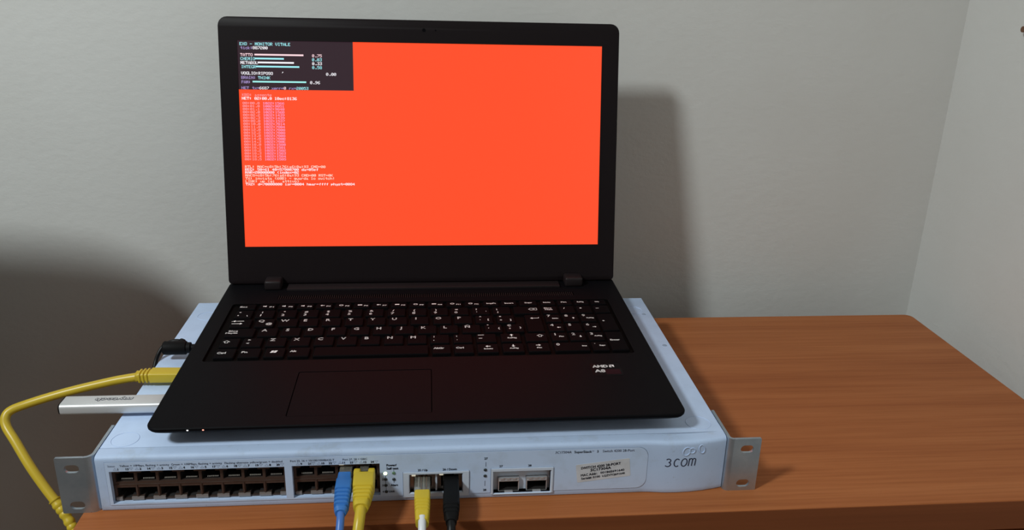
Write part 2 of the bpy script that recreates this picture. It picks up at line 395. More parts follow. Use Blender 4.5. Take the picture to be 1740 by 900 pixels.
# jacks -------------------------------------------------------------
def jack_mesh(name, up, mface, wide=.01435, pin_row=True, tab=True):
    """opening faces -y, origin at bottom centre of the face; up = latch notch on top"""
    bm = BM(); H = .0124 if mface == 'jack' else .0145; hw = wide / 2
    z0, z1, zn = (.0035, .0104, .0012)
    if mface != 'jack': z0, z1, zn = .0038, .0128, .0018
    op = [(-.0062, z0), (-.0031, z0), (-.0031, zn), (.0031, zn), (.0031, z0), (.0062, z0), (.0062, z1), (-.0062, z1)]
    if up: op = [(x, H - z) for x, z in reversed(op)]
    outer = rect(-hw, hw, 0, H)
    vl = fill(bm, [outer, op], lambda a, b_: Vector((a, 0, b_))); orient(bm, bm.faces, (0, -1, 0))
    n0 = len(bm.faces); walls(bm, vl[1], (0, .0016, 0)); b2 = [bm.verts.new(v.co + Vector((0, .0016, 0))) for v in vl[1]]
    walls(bm, b2, (0, .011, 0), 1, 1)
    walls(bm, vl[0], (0, .012, 0))
    recalc(bm)
    zb = min(q[1] for q in op)
    # latch ledges either side of the notch, slightly proud
    if tab:
        for s in (-1, 1):
            xa, xb = sorted((s * .0031, s * hw))
            if not up: box(bm, xa, xb, -.0009, 0, .0006, z0 - .0004, mi=3)
            else: box(bm, xa, xb, -.0003, 0, H - z0 + .0004, H - .0006, mi=0)
    if pin_row:
        for k in range(8):
            x = -.0026 + k * .00098
            zz_ = (zb + .0014) if up else (H - 0.0027)
            box(bm, x - .00024, x + .00024, .0014, .0023, zz_ - .0003, zz_ + .0003, mi=2)
    me = bpy.data.meshes.new(name); bm.to_mesh(me); bm.free()
    for m in (mface, 'hole', 'pin', 'ledge'): me.materials.append(M[m])
    return me
JU = jack_mesh('port_jack_upper', True, 'jack'); JL = jack_mesh('port_jack_lower', False, 'jack', pin_row=False); JG = jack_mesh('uplink_jack', True, 'steel_jack', .0182, False)
def jacks(parent, x0, n, pitch):
    for k in range(n):
        for me, z in ((JU, .0189), (JL, .0058)):
            o = bpy.data.objects.new('port_jack', me); C.objects.link(o); o.parent = parent
            o.location = Vector((x0 + pitch * (k + .5), .0034, z)) - Vector(OS)
def bank(name, B_, n, x0, pitch):
    bm = BM()   # the moulding between and around the two rows of jacks
    box(bm, B_[0] + .0002, B_[1] - .0002, .0030, .0140, .0182, .0189)
    box(bm, B_[0] + .0002, x0, .0034, .0140, B_[2] + .0002, B_[3] - .0002); box(bm, x0 + n * pitch, B_[1] - .0002, .0034, .0140, B_[2] + .0002, B_[3] - .0002)
    for k in range(1, n): box(bm, x0 + pitch * k - .0004, x0 + pitch * k + .0004, .0028, .0034, .0062, .0180)
    o = finish(name, bm, 'jack', sw, off=OS); return o
b1 = bank('port_bank', B1, 8, .0094, .01435); jacks(b1, .0094, 8, .01435)
b2_ = bank('port_bank', B2, 4, .1309, .0144); jacks(b2_, .1309, 4, .0144)
bm = BM(); box(bm, .2288, .2300, .0012, .014, .0071, .0216); b3 = finish('uplink_divider', bm, 'baywall', sw, off=OS)
for x in (.2198, .2389):
    o = bpy.data.objects.new('uplink_jack', JG); C.objects.link(o); o.parent = sw; o.location = Vector((x, .0030, .0071)) - Vector(OS)
    o['label'] = 'steel faced uplink socket'
for nm, x0, z0, wd in (('link_light', .1617, .0299, .0034), ('link_light', .2120, .0188, .0028), ('link_light', .2316, .0190, .0028)):
    bm = BM(); box(bm, x0, x0 + wd, .0018, .0030, z0, z0 + .0013, .0002, 1); finish(nm, bm, 'linkled', sw, off=OS)
# module cages
for x0 in (.2738, .2941):
    bm = BM(); xa, xb, za, zb = x0, x0 + .0150, .0036, .0150
    # rear wall of the bay is one piece below; the cage is a sheet metal tube with a crimped lip
    vl = fill(bm, [rect(xa, xb, za, zb), rect(xa + .0006, xb - .0006, za + .0009, zb - .0022)], lambda a, b_: Vector((a, .0018, b_))); orient(bm, bm.faces, (0, -1, 0))
    walls(bm, vl[0], (0, .0032, 0)); walls(bm, vl[1], (0, .012, 0), 1, 1)
    for k in range(3): box(bm, xa + .0016 + k * .0043, xa + .0040 + k * .0043, .0010, .0018, zb - .0011, zb + .0002, mi=0)
    box(bm, xa + .0004, xb - .0004, .0012, .0018, zb - .0024, zb - .0017, mi=0)
    box(bm, xa + .0045, xb - .0045, .0002, .0020, za + .0004, za + .0012, mi=0)
    recalc(bm); finish('module_cage', bm, ['cage', 'hole'], sw, off=OS)
bm = BM()
fill(bm, [rect(.2700, .3114, .0038, .0222), rect(.2736, .2890, .0034 + .0006, .0152), rect(.2939, .3093, .0034 + .0006, .0152)], lambda a, b_: Vector((a, .0042, b_))); orient(bm, bm.faces, (0, -1, 0))
finish('module_bay', bm, 'baywall', sw, off=OS)
# indicators
def led(x, z, m, r=.00125):
    bm = BM(); loft(bm, [[(x + q * math.cos(2 * PI * k / 14), yb(x) - d, z + q * math.sin(2 * PI * k / 14)) for k in range(14)] for q, d in ((r, .0003), (r, .0006), (r * .75, .0009))]); recalc(bm)
    return finish('status_light', bm, m, sw, off=OS, smooth=True)
l0 = led(.1938, .0236, 'ledon', .0013); l0['label'] = 'lit green status light'
for x, z, m in ((.1939, .0188, 'ledoff'), (.1940, .0138, 'ledoff'), (.1942, .0086, 'ledoff'), (.1997, .0237, 'ledgreenoff'), (.1997, .0186, 'ledoff'), (.2642, .0240, 'ledoff'), (.2641, .0190, 'ledoff')): led(x, z, m)
# lettering
P0 = yp(-.00055)
bm = BM()
write(bm, 'Status:', P0, .0080, .0354, .0014, .0050, mi=1); write(bm, 'Yellow = 10Mbps, flashing = activity', P0, .0158, .0354, .0015, .0326, mi=0)
write(bm, 'Green = 100Mbps, flashing = activity', P0, .0497, .0354, .0015, .0336, mi=0)
write(bm, 'Flashing alternate yellow/green = disabled', P0, .0851, .0353, .0015, .0386, mi=0)
write(bm, 'Port 25, 26 = 10/100/1000BASE-T', P0, .1291, .0353, .0015, .0299, mi=0); write(bm, 'Port 27, 28 = GBIC', P0, .1648, .0353, .0015, .0168, mi=0)
def tri(x, z, up, s=.0026):
    q = [(x - s / 2, z), (x + s / 2, z), (x, z + s * .62)] if up else [(x - s / 2, z + s * .62), (x, z), (x + s / 2, z + s * .62)]
    ribbon(bm, q, .00024, P0, 1, True)
for n, x0, pitch, a in ((8, .0094, .01435, 1), (4, .1309, .0144, 9)):
    for k in range(n):
        c = x0 + pitch * (k + .5)
        tri(c - .0040, .0328, True); write(bm, str(a + k), P0, c - .0022, .0327, .0016, mi=0, bold=.00008)
        write(bm, str(a + k + 12), P0, c + .0048, .0327, .0016, align='r', mi=0, bold=.00008); tri(c + .0065, .0328, False)
write(bm, 'Power/', P0, .1948, .0295, .0017, .0068, bold=.00010); write(bm, 'Self test', P0, .1947, .0268, .0017, .0082, bold=.00010)
write(bm, 'Alert', P0, .1974, .0131, .0016, .0050, bold=.00010); write(bm, 'Unit', P0, .1960, .0079, .0016, .0040, bold=.00010)
for s, z in (('1', .0229), ('2', .0181), ('3', .0131), ('4', .0079)): write(bm, s, P0, .1915, z, .0015, bold=.00008)
for x, z0, z1 in ((.1939, .0221, .0201), (.1940, .0174, .0152), (.1941, .0125, .0100), (.1997, .0262, .0251), (.1997, .0172, .0158), (.2645, .0305, .0268), (.2640, .0150, .0107)): ribbon(bm, [(x, z0), (x, z1)], .00026, P0)
write(bm, '25 / Up', P0, .2165, .0247, .0016, .0068, bold=.00008); write(bm, '26 / Down', P0, .2340, .0247, .0016, .0098, bold=.00008)
write(bm, '27', P0, .2645, .0334, .0016, align='c', bold=.00008); write(bm, '28', P0, .2639, .0073, .0016, align='c', bold=.00008)
write(bm, '27', P0, .2753, .0267, .0016, align='c', bold=.00006); write(bm, '28', P0, .2959, .0266, .0016, align='c', bold=.00006)
write(bm, '3C17304A', P0, .3137, .0357, .0019, .0117, shear=.2); write(bm, 'SuperStack', P0, .3276, .0357, .0018, .0125, mi=2, bold=.0001); write(bm, '3', P0, .3440, .0357, .0018, mi=2, bold=.0001); write(bm, '®', P0, .3405, .0364, .0012, mi=2)
write(bm, 'Switch 4200 28-Port', P0, .3481, .0357, .0019, .0232)
finish('lettering', bm, ['ink', 'ink2', 'inkpale'], panel)
bpy.data.objects['lettering'].location = -Vector(OS)
# sticker
SA = Vector((.3293, .0111)); rx_ = Vector((.0388, .0045)); an = math.atan2(rx_.y, rx_.x)
bm = BM(); q = [(x, z) for x, z in rrect(.0392, .0150, .0008, 3)]
sc_ = SA + Vector((.0202, .0094))
rotp = lambda a, b_: (sc_.x + a * math.cos(an) - b_ * math.sin(an), sc_.y + a * math.sin(an) + b_ * math.cos(an))
vl = fill(bm, [[rotp(*p) for p in q]], yp(-.00052)); orient(bm, bm.faces, (0, -1, 0)); walls(bm, vl[0], (0, .0001, 0))
st = finish('serial_sticker', bm, 'sticker', sw, off=OS)
st['label'] = 'pale paper serial number sticker'
bm = BM(); PS = lambda a, b_: yp(-.0006)(*rotp(a, b_))
write(bm, 'SWITCH 4200 28-PORT', PS, -.0160, .0032, .0019, .0290, bold=.00012); write(bm, '3C17304A', PS, -.0093, .0006, .0020, .0150, bold=.00014)
write(bm, 'MAC Addr:', PS, -.0165, -.0027, .0018, .0118, bold=.00010); write(bm, '00186E691640', PS, -.0022, -.0025, .0017, .0175, bold=.0001)
write(bm, 'Serial#: 0100', PS, -.0165, -.0054, .0016, .0138, bold=.0001); write(bm, 'LQZV7OJ691640', PS, -.0010, -.0053, .0015, .0165, bold=.0001)
o = finish('sticker_lettering', bm, 'ink', st); o.location = -Vector(OS)
# maker's name: drawn strokes 3 c o m
bm = BM(); PB = yp(-.00018); z0 = .0230; hh = .0063; sh = lambda P: [(x + (z - z0) * .10, z) for x, z in P]; wd = .00072
x = .3945
ribbon(bm, sh(arc(x + .0016, z0 + hh * .76, .0017, hh * .24, 150, -80, 10) + arc(x + .0017, z0 + hh * .27, .0020, hh * .27, 80, -150, 12)), wd, PB)
x = .4006; ribbon(bm, sh(arc(x + .0020, z0 + hh / 2, .0020, hh / 2, 48, 312, 16)), wd, PB)
x = .4059; ribbon(bm, sh(arc(x + .0021, z0 + hh / 2, .0021, hh / 2, 0, 345, 22)), wd, PB, closed=True)
x = .4116
ribbon(bm, sh([(x, z0), (x, z0 + hh)]), wd, PB)
for k in (0, 1): ribbon(bm, sh(arc(x + .0012 + .0024 * k, z0 + hh * .72, .0012, hh * .26, 180, 0, 8) + [(x + .0024 + .0024 * k, z0)]), wd, PB)
o = finish('brand_lettering', bm, 'ink', sw, off=OS)
bm = BM()
for cx, cz, rx, rz, a in ((.4094, .0352, .0026, .0034, -.25), (.4136, .0357, .0021, .0021, 0), (.4209, .0364, .0021, .0034, .25)):
    tube(bm, [(cx + rx * math.cos(t) * math.cos(a) - rz * math.sin(t) * math.sin(a), yb(cx + rx * math.cos(t)) - .0001, cz + rz * math.sin(t) * math.cos(a) + rx * math.cos(t) * math.sin(a)) for t in (2 * PI * k / 28 for k in range(29))], .00042, n=8, raw=True)
finish('embossed_emblem', bm, 'bezel', sw, off=OS, smooth=True)
# rack ears: bent steel plates with two slots
def slot(cx, cz, w_=.0098, h_=.0062): return rrect(w_, h_, .0031, 5) and [(cx + a, cz + b_) for a, b_ in rrect(w_, h_, .00309, 5)]
def ear(side, label):
    bm = BM(); t = .0020; y0 = -.0012
    if side < 0: xa, xb, sx = -.0253, -.0066, -.0150
    else: xa, xb, sx = .4446, .4648, .4548
    x0, x1 = xa, xb
    vl = fill(bm, [[(a + (x0 + x1) / 2, b_ + .0219) for a, b_ in rrect(x1 - x0, .0438, .0008, 2)], slot(sx, .0352), slot(sx, .0062)], lambda a, b_: Vector((a, y0, b_))); orient(bm, bm.faces, (0, -1, 0))
    for l in vl: walls(bm, l, (0, t, 0))
    fill(bm, [[(a + (x0 + x1) / 2, b_ + .0219) for a, b_ in rrect(x1 - x0, .0438, .0008, 2)], slot(sx, .0352), slot(sx, .0062)], lambda a, b_: Vector((a, y0 + t, b_)))
    # bend and flange along the chassis side, in a top-view profile extruded in z
    xe = xb if side < 0 else xa; xw = -.0004 if side < 0 else .4404; d = 1 if side < 0 else -1
    R_ = abs(xw - xe) ; pts = []
    n = 8
    for k in range(n + 1):
        a = math.radians(90 * k / n); pts.append((xe + d * R_ * math.sin(a), y0 + R_ * (1 - math.cos(a))))
    pts.append((xw, .040))
    inn = []
    for i, (px, py) in enumerate(pts):
        if i <= n:
            a = math.radians(90 * i / n); rr = max(R_ - t, .0006); inn.append((xe + d * rr * math.sin(a), y0 + R_ - rr * math.cos(a)))
    inn.append((xw - d * min(t, R_ - .0006), .040))
    ring = pts + inn[::-1]
    loft(bm, [[(px, py, z) for px, py in ring] for z in (0.0, .0438)])
    recalc(bm)
    o = finish('rack_ear', bm, 'steel', sw, off=OS, smooth=30); o['label'] = label
ear(-1, 'left steel rack ear with two slots'); ear(1, 'right steel rack ear with two slots')

# ------------------------------------------------------------------ laptop (local frame: x right, y back, z up)
LT = thing('laptop', 'black open laptop with a red screen standing on the network switch', 'laptop', (.2217, .0065, SWH), (math.radians(.5914), 0, .0062))
DZ = 0.0169; HW = .189
def outline(x0, x1, y0, y1, rf, rb, n=5):
    P = []
    for cx, cy, a0, r in ((x1 - rb, y1 - rb, 0, rb), (x0 + rb, y1 - rb, 90, rb), (x0 + rf, y0 + rf, 180, rf), (x1 - rf, y0 + rf, 270, rf)):
        for k in range(n + 1):
            a = math.radians(a0 + 90 * k / n); P.append((cx + r * math.cos(a), cy + r * math.sin(a)))
    return P
WELL = outline(-.1752, .1732, .0968, .2095, .003, .003, 3); PAD = outline(-.0972, .0052, .0115, .0768, .0015, .0015, 2)
GRL = rect(-.1375, .1430, .2198, .2286)
bm = BM()
lv = [(.0030, .020, .028), (.0062, .010, .016), (.0105, .003, .005), (.0132, .0006, .0010), (.0146, 0, 0), (.0162, 0, 0)]
rings = [[(x, y, z) for x, y in outline(-HW + a, HW - a, fr, .262 - a * .3, .009, .004)] for z, a, fr in lv]
vr = loft(bm, rings, cap=False); bm.faces.new(list(reversed(vr[0])))
top = outline(-HW + .0007, HW - .0007, .0007, .2615, .0085, .0035)
vl = fill(bm, [top, WELL, PAD, GRL], lambda a, b_: Vector((a, b_, DZ))); orient(bm, [f for f in bm.faces if all(abs(v.co.z - DZ) < 1e-6 for v in f.verts)], (0, 0, 1))
n = len(top)
for i in range(n): bm.faces.new((vr[-1][i], vr[-1][(i + 1) % n], vl[0][(i + 1) % n], vl[0][i]))
walls(bm, vl[1], (0, 0, -.0022), 1, 1); walls(bm, vl[2], (0, 0, -.0006), 0, None); walls(bm, vl[3], (0, 0, -.0014), 1, 1)
recalc(bm)
base = finish('base', bm, ['black', 'well'], LT, smooth=28)
bm = BM(); loft(bm, [[(x, y, z) for x, y in outline(-.0966, .0046, .0121, .0762, .0012, .0012, 2)] for z in (DZ - .0006, DZ - .00025)]); finish('touchpad', bm, 'black', LT)
bm = BM()
for k in range(143):
    x = -.1365 + k * .001958; box(bm, x - .00045, x + .00045, .2200, .2284, DZ - .0013, DZ - .0001)
finish('speaker_grille', bm, 'hinge', LT)
for x, y, zt in ((-.150, .038, -.0004), (.150, .038, -.0004), (-.150, .225, -.0023), (.150, .225, -.0023)):
    bm = BM(); loft(bm, [[(x + a, y + b_, z) for a, b_ in rrect(.040, .007, .003)] for z in (zt, .0045)]); finish('rubber_foot', bm, 'rubber', LT)
for x, m in ((-.1605, 'ledwhite'), (-.1502, 'ledred')):
    bm = BM(); box(bm, x - .0006, x + .0006, -.0003, .0006, .0148, .0156, .0002, 1); finish('indicator_light', bm, m, LT)['label'] = ('white' if m == 'ledwhite' else 'amber') + ' indicator light on front edge'
# processor sticker
bm = BM(); loft(bm, [[(a + .1435, b_ + .0695, z) for a, b_ in rrect(.024, .0205, .0012, 3)] for z in (DZ, DZ + .0001)])
stk = finish('processor_sticker', bm, 'gloss', LT)
bm = BM(); PD = lambda h: (lambda a, b_: Vector((a, b_, DZ + h)))
write(bm, 'AMD', PD(.0002), .1332, .0727, .0038, .0122, bold=.0003)
ax, ay, s_ = .1466, .0727, .0040
poly(bm, [(ax, ay + s_), (ax + s_, ay + s_), (ax + s_, ay + .0001), (ax + s_ * .68, ay + s_ * .30), (ax + s_ * .68, ay + s_ * .70), (ax + s_ * .28, ay + s_ * .70)], PD(.0002)); poly(bm, [(ax, ay), (ax, ay + s_ * .55), (ax + s_ * .26, ay + s_ * .72), (ax + s_ * .26, ay + s_ * .28), (ax + s_ * .62, ay + s_ * .28), (ax + s_ * .34, ay)], PD(.0002))
write(bm, 'A8', PD(.0002), .1338, .0650, .0042, .0080, bold=.0003)
poly(bm, rect(.1422, .1540, .0615, .0695), PD(.00016), 1)
finish('sticker_lettering', bm, ['legend', 'amdred'], stk)
# keyboard ---------------------------------------------------------
bm = BM(); box(bm, -.1742, .1722, .0978, .2085, DZ - .0021, DZ - .0018); kb = finish('keyboard', bm, 'well', LT)
KT = DZ + .0006
def arrow(bm, x, y, d, s=.0026):
    v = {'u': (0, 1), 'd': (0, -1), 'l': (-1, 0), 'r': (1, 0)}[d]; n_ = (-v[1], v[0])
    pt = lambda a, b_: (x + (v[0] * a + n_[0] * b_) * s, y + (v[1] * a + n_[1] * b_) * s)
    poly(bm, [pt(.9, 0), pt(.1, -.7), pt(.1, .7)][::-1], KP, 1); ribbon(bm, [pt(.15, 0), pt(-.9, 0)], s * .38, KP, 1)
KP = lambda a, b_: Vector((a, b_, KT + .00008))
ROW = {0: (.1966, .2073), 1: (.1775, .1937), 2: (.1587, .1748), 3: (.1398, .1558), 4: (.1208, .1369), 5: (.1018, .1179)}
def key(x0, x1, y0, y1, draw):
    bm = BM(); i1, i2 = .0007, .0004
    R1 = lambda a, z: [(x, y, z) for x, y in outline(x0 + a, x1 - a, y0 + a, y1 - a, .0009, .0009, 2)]
    loft(bm, [R1(0, DZ - .0017), R1(.0001, KT - .0006), R1(.00045, KT - .00012), R1(.0010, KT)])
    for d in draw:
        k = d[0]
        if k == 't': write(bm, d[1], KP, d[2], d[3], d[4], align='c', mi=1, width=d[5] if len(d) > 5 else None, bold=.00018, sx=1.05)
        elif k == 'a': arrow(bm, d[1], d[2], d[3], d[4] if len(d) > 4 else .0026)
        elif k == 'r': ribbon(bm, d[1], d[2], KP, 1)
        elif k == 'p': poly(bm, d[1], KP, 1)
        elif k == 'c': ribbon(bm, d[1], d[2], KP, 1, True)
    o = finish('key', bm, ['key', 'legend'], kb)
mm = lambda v: v / 1000
def L1(row, x0, w_, *draw): y0, y1 = ROW[row]; key(mm(x0), mm(x0 + w_), y0, y1, draw)
T = lambda s, x, y, h=4.0, wd=None: ('t', s, mm(x), mm(y), mm(h)) + ((mm(wd),) if wd else ())
A = lambda x, y, d, s=2.4: ('a', mm(x), mm(y), d, mm(s))
def shiftsym(x, y, s=2.3):
    P = [(0, 1), (1.15, 0), (.5, 0), (.5, -.8), (-.5, -.8), (-.5, 0), (-1.15, 0)]
    return ('c', [(mm(x + a * s), mm(y + b_ * s)) for a, b_ in P], .0006)
# function row
frow = ['Esc'] + ['F%d' % i for i in range(1, 13)]
lx = [-168] + [-150.3 + 16.95 * i for i in range(12)]
for i, (s, x) in enumerate(zip(frow, lx)):
    if i == 0: L1(0, x, 14.8, T('Esc', -163.9, 201.4, 2.3, 6.2))
    else:
        c = x + 5.6
        ic = [('p', [(mm(c - 2.2), mm(201.4)), (mm(c - .6), mm(201.4)), (mm(c + .8), mm(200.6)), (mm(c + .8), mm(203.6)), (mm(c - .6), mm(202.8)), (mm(c - 2.2), mm(202.8))])] if i < 4 else \
             [('c', [(mm(c + 1.7 * math.cos(t)), mm(202.2 + 1.2 * math.sin(t))) for t in (2 * PI * k / 10 for k in range(10))], .0006)] if i in (5, 9, 11, 12) else \
             [('p', [(mm(c - 2), mm(201.3)), (mm(c + 2), mm(201.3)), (mm(c + 2), mm(203.2)), (mm(c - 2), mm(203.2))])] if i in (6, 8, 10) else [A(c, 202.2, 'l', 2.2)]
        L1(0, x, 14.6, *ic, T(s, x + 11.2, 200.6, 1.7, 3.6))
L1(0, 53.5, 14.5, T('ImpPt', 61.1, 201.7, 2.3, 8.6)); L1(0, 70.5, 14.5, T('Insert', 77.8, 201.6, 2.3, 8.0)); L1(0, 87.5, 16.5, T('Supr', 96.1, 202, 2.3, 7.0))
for x, s, wd in ((107.5, 'Inicio', 6.6), (123.5, 'Fin', 5.0), (139.5, 'RePág', 6.0)): L1(0, x, 14, T(s, x + 6.2, 202.2, 2.0, wd))
L1(0, 155.5, 14.5, T('AvPág', 161.5, 202.0, 1.4, 4.0))
# numbers
for i, (x, lo_c, up_c) in enumerate([(-150, '1', '!'), (-130.7, '2', '"'), (-111.4, '3', '#'), (-92, '4', '$'), (-72.6, '5', '%'), (-53.5, '6', '&'), (-34, '7', '/'), (-15, '8', '('), (4.5, '9', ')'), (23.2, '0', '=')]):
    L1(1, x, 16, T(lo_c, x + 4.5, 182.6, 3.8), T(up_c, x + 5.0, 188.6, 3.2))
L1(1, -168, 14.8, T('º', -164.4, 188.4, 3), T('ª', -165, 181.9, 3), T('\\', -157.2, 181.9, 2.6))
L1(1, 42.3, 16, T("'", 46.5, 181.9, 2.6), T('?', 46.5, 188.4, 3), T('`', 55, 183, 3)); L1(1, 61.2, 16.4, T('¿', 65.7, 182.2, 3.2), T('¡', 65.2, 188.3, 3))
L1(1, 80.5, 23.5, ('c', [(mm(a), mm(b_)) for a, b_ in ((94.6, 187), (96.2, 188.9), (102.2, 188.9), (102.2, 185.1), (96.2, 185.1))], .0006), T('×', 99.2, 187, 2.6))
L1(1, 107.5, 14, T('Bloq', 112.6, 188.9, 2.1, 6.6), T('Num', 113.2, 185.6, 2.1, 6.6)); L1(1, 123.5, 14, T('/', 127.9, 188, 2.8)); L1(1, 139.5, 13.8, T('*', 143.4, 187.2, 3)); L1(1, 155.5, 14.6, T('-', 159, 187.6, 2.6, 2.6))
# Q row
L1(2, -168, 17.5, A(-164.6, 170.7, 'l', 2.6), ('r', [(-.1675, .1709), (-.1675, .1698)], .0005), ('r', [(-.1645, .1707), (-.1575, .1707)], .0008), A(-160.2, 165.6, 'r', 2.6), ('r', [(-.1670, .1656), (-.1610, .1656)], .0008))
for x, c in zip((-147, -127, -109.4, -89.8, -70.3, -51, -32, -13, 7, 25.5), 'QWERTYUIOP'):
    L1(2, x, 16, T(c, x + 4.6, 170.4, 4.2), *([T('@', x + 11.8, 164.6, 3.6)] if c == 'Q' else []))
L1(2, 44.5, 15.6, T('^', 49, 171.8, 2.6), T('`', 48.6, 164.8, 2.6), T('[', 56, 166, 2.8)); L1(2, 63.7, 16, T('*', 67, 171.2, 2.8), T('+', 67.2, 164.4, 2.8), T(']', 75.8, 164.6, 2.8))
# enter spans two rows
key(.0890, .1040, ROW[3][0], ROW[2][1], [A(96.2, 167.2, 'l', 2.6), ('r', [(.0965, .1672), (.1015, .1672), (.1015, .1690)], .0007)])
for x, c, ar in ((107.5, '7', None), (123.5, '8', 'u'), (139.5, '9', None)):
    L1(2, x, 13.9, T(c, x + 3.7, 171.6, 3.9), *([A(x + 9.6, 166.4, ar, 1.9)] if ar else [T('Inicio' if c == '7' else 'RePág', x + 9.0, 166.2, 1.7, 6.4 if c == '9' else 5.2)]))
key(.1555, .1701, ROW[3][0], ROW[2][1], [T('+', 159.3, 159.4, 2.8)])
# A row
L1(3, -168, 24.0, T('Bloq', -162.4, 150.8, 2.1, 7.2), T('Mayús', -163.0, 147.0, 2.1, 9.6))
for x, c in zip((-141, -121.8, -102.5, -83.5, -63.7, -44.6, -25.7, -6.2, 12.6, 32), 'ASDFGHJKLÑ'): L1(3, x, 15.9, T(c, x + 4.6, 151.4 if c != 'Ñ' else 151.9, 4.2))
L1(3, 51.5, 15.4, T('"', 54.6, 153.6, 2.6), T("'", 55.0, 147.2, 2.8), T('{', 64.0, 147.6, 2.8)); L1(3, 70.5, 15.4, T('Ç', 73.4, 153.0, 3), T('}', 83, 148.2, 2.8), T('ç', 73.6, 147.4, 2.2))
for x, c, ar in ((107.5, '4', 'l'), (123.5, '5', None), (139.5, '6', 'r')): L1(3, x, 13.9, T(c, x + 3.9, 152.2, 3.9), *([A(x + 9.4, 147.2, ar, 1.9)] if ar else []))
# Z row
L1(4, -168, 15.2, shiftsym(-163.4, 130.2)); L1(4, -150.4, 16, T('>', -145.4, 133.0, 2.8), T('<', -145.9, 127.0, 2.8))
for x, c in zip((-131, -111.5, -92, -73, -53.7, -34.3, -14.8), 'ZXCVBNM'): L1(4, x, 16, T(c, x + 4.6, 132.8, 4.2))
L1(4, 4.3, 16, T(';', 7.4, 133.6, 3), T(',', 7.2, 127.4, 2.6)); L1(4, 23.7, 16, T(':', 26.6, 133.6, 2.8), T('.', 26.8, 127.4, 2.6)); L1(4, 43.2, 17, ('r', [(.0448, .1345), (.0500, .1345)], .0007), ('r', [(.0452, .1283), (.0482, .1283)], .0008))
L1(4, 64, 17.3, A(73.6, 133.2, 'u'), T('RePág', 73.8, 128.2, 1.8, 7.6)); L1(4, 85.0, 19, shiftsym(98.1, 131.3))
for x, c in ((107.5, '1'), (123.5, '2'), (139.5, '3')): L1(4, x, 13.9, T(c, x + 4.0, 133.4, 3.9), *([A(x + 9.6, 128.8, 'd', 1.9)] if c == '2' else [T('Fin' if c == '1' else 'AvPág', x + 9.0, 129.2, 1.7, 3.8 if c == '1' else 6.4)]))
key(.1555, .1701, ROW[5][0], ROW[4][1], [T('Enter', 161.5, 120.8, 2.4, 8.2)])
# bottom row
L1(5, -168, 16, T('Ctrl', -163.0, 110.3, 2.9, 6.6)); L1(5, -149, 16.6, T('Fn', -145.0, 111, 2.7, 4.4))
wn = [(0, 0), (2.2, 0), (2.2, 1.7), (0, 1.7)]
L1(5, -129, 16, *[('p', [(mm(-124.8 + a + ox + .28 * (b_ + oy)), mm(109.0 + b_ + oy)) for a, b_ in wn]) for ox, oy in ((0, 0), (2.55, 0), (0, 2.0), (2.55, 2.0))])
L1(5, -110, 16.6, T('Alt', -106.6, 111.1, 2.7, 4.8)); L1(5, -90, 92.6)
L1(5, 5.9, 15.2, T('AltGr', 11.2, 111.4, 2.7, 8.4)); L1(5, 23.9, 16.2, T('Ctrl', 28.6, 111.4, 2.7, 6.2))
L1(5, 43, 17.6, A(52.0, 113.0, 'l'), T('Inicio', 52.2, 108.6, 1.8, 7.2)); L1(5, 64, 18, A(73.3, 113.2, 'd'), T('AvPág', 73.6, 108.8, 1.8, 7.2)); L1(5, 85.3, 18.4, A(94.5, 113.4, 'r'), T('Fin', 94.8, 108.8, 1.8, 3.8))
L1(5, 107.5, 29.6, T('0', 111.2, 114.0, 3.9), T('Ins', 133.2, 110.6, 1.9, 3.8)); L1(5, 139.5, 13.9, T('.', 142.6, 115.4, 2.8), T('Supr', 148.6, 110.8, 1.9, 5.0))
# hinges and lid ----------------------------------------------------
bm = BM(); box(bm, -.1318, .1318, .2392, .2520, DZ - .0004, DZ + .0022, .0005, 2); finish('hinge_cover', bm, 'hinge', LT, smooth=30)
for x0, x1 in ((-.1530, -.1372), (.1372, .1550)):
    bm = BM(); box(bm, x0, x1, .2410, .2560, DZ - .0004, DZ + .0092, .0022, 3); finish('hinge', bm, 'hinge', LT, smooth=30)
LA = .2051
ca, sa = math.cos(LA), math.sin(LA)
LH = Vector((0, .2543, DZ))
def lid(x, v, d=0.): # d = distance behind the front face
    return LH + Vector((x, sa * v + ca * d, ca * v - sa * d))
def lidout(a): return outline(-HW + a, HW - a, .0012 + a, .2525 - a, .004, .0085, 5)
SX, SB, SWd, SHt = .1721, .0377, .3442, .1935
SCR = rect(-SX, SX, SB, SB + SHt)
bm = BM()
rg = [[lid(x, v, d) for x, v in lidout(a)] for d, a in ((.0072, .0030), (.0068, .0008), (.0050, 0), (.0012, 0), (.0004, .0003))]
vr = loft(bm, rg, cap=False); bm.faces.new(vr[0])
vl = fill(bm, [lidout(.0009), SCR], lambda a, b_: lid(a, b_, 0))
n = len(vr[-1])
for i in range(n): bm.faces.new((vr[-1][i], vr[-1][(i + 1) % n], vl[0][(i + 1) % n], vl[0][i]))
walls(bm, vl[1], lid(0, 0, .0009) - LH, 0); recalc(bm)
lidp = finish('lid', bm, 'lidblack', LT, smooth=28)
bm = BM(); poly(bm, SCR, lambda a, b_: lid(a, b_, .0008)); scr = finish('screen', bm, 'screen', lidp); scr['label'] = 'red lit display'
S = lambda d: (lambda a, b_: lid(-SX + mm(a), SB + SHt - mm(b_), .0008 - d))
bm = BM(); poly(bm, [(0, 44.9), (105.9, 44.9), (105.9, 0), (0, 0)], S(.00008)); finish('screen_dark_panel', bm, 'screendark', lidp)
bm = BM(); W, CY, PK, RO, PU, TE, LI, L2, CR, RD = range(10); SP = S(.00018)
def D(s, x, y, c, pitch=2.32, h=2.7, fat=1.25): dots(bm, s, SP, x, y - h / 2, pitch, h, c, fat)
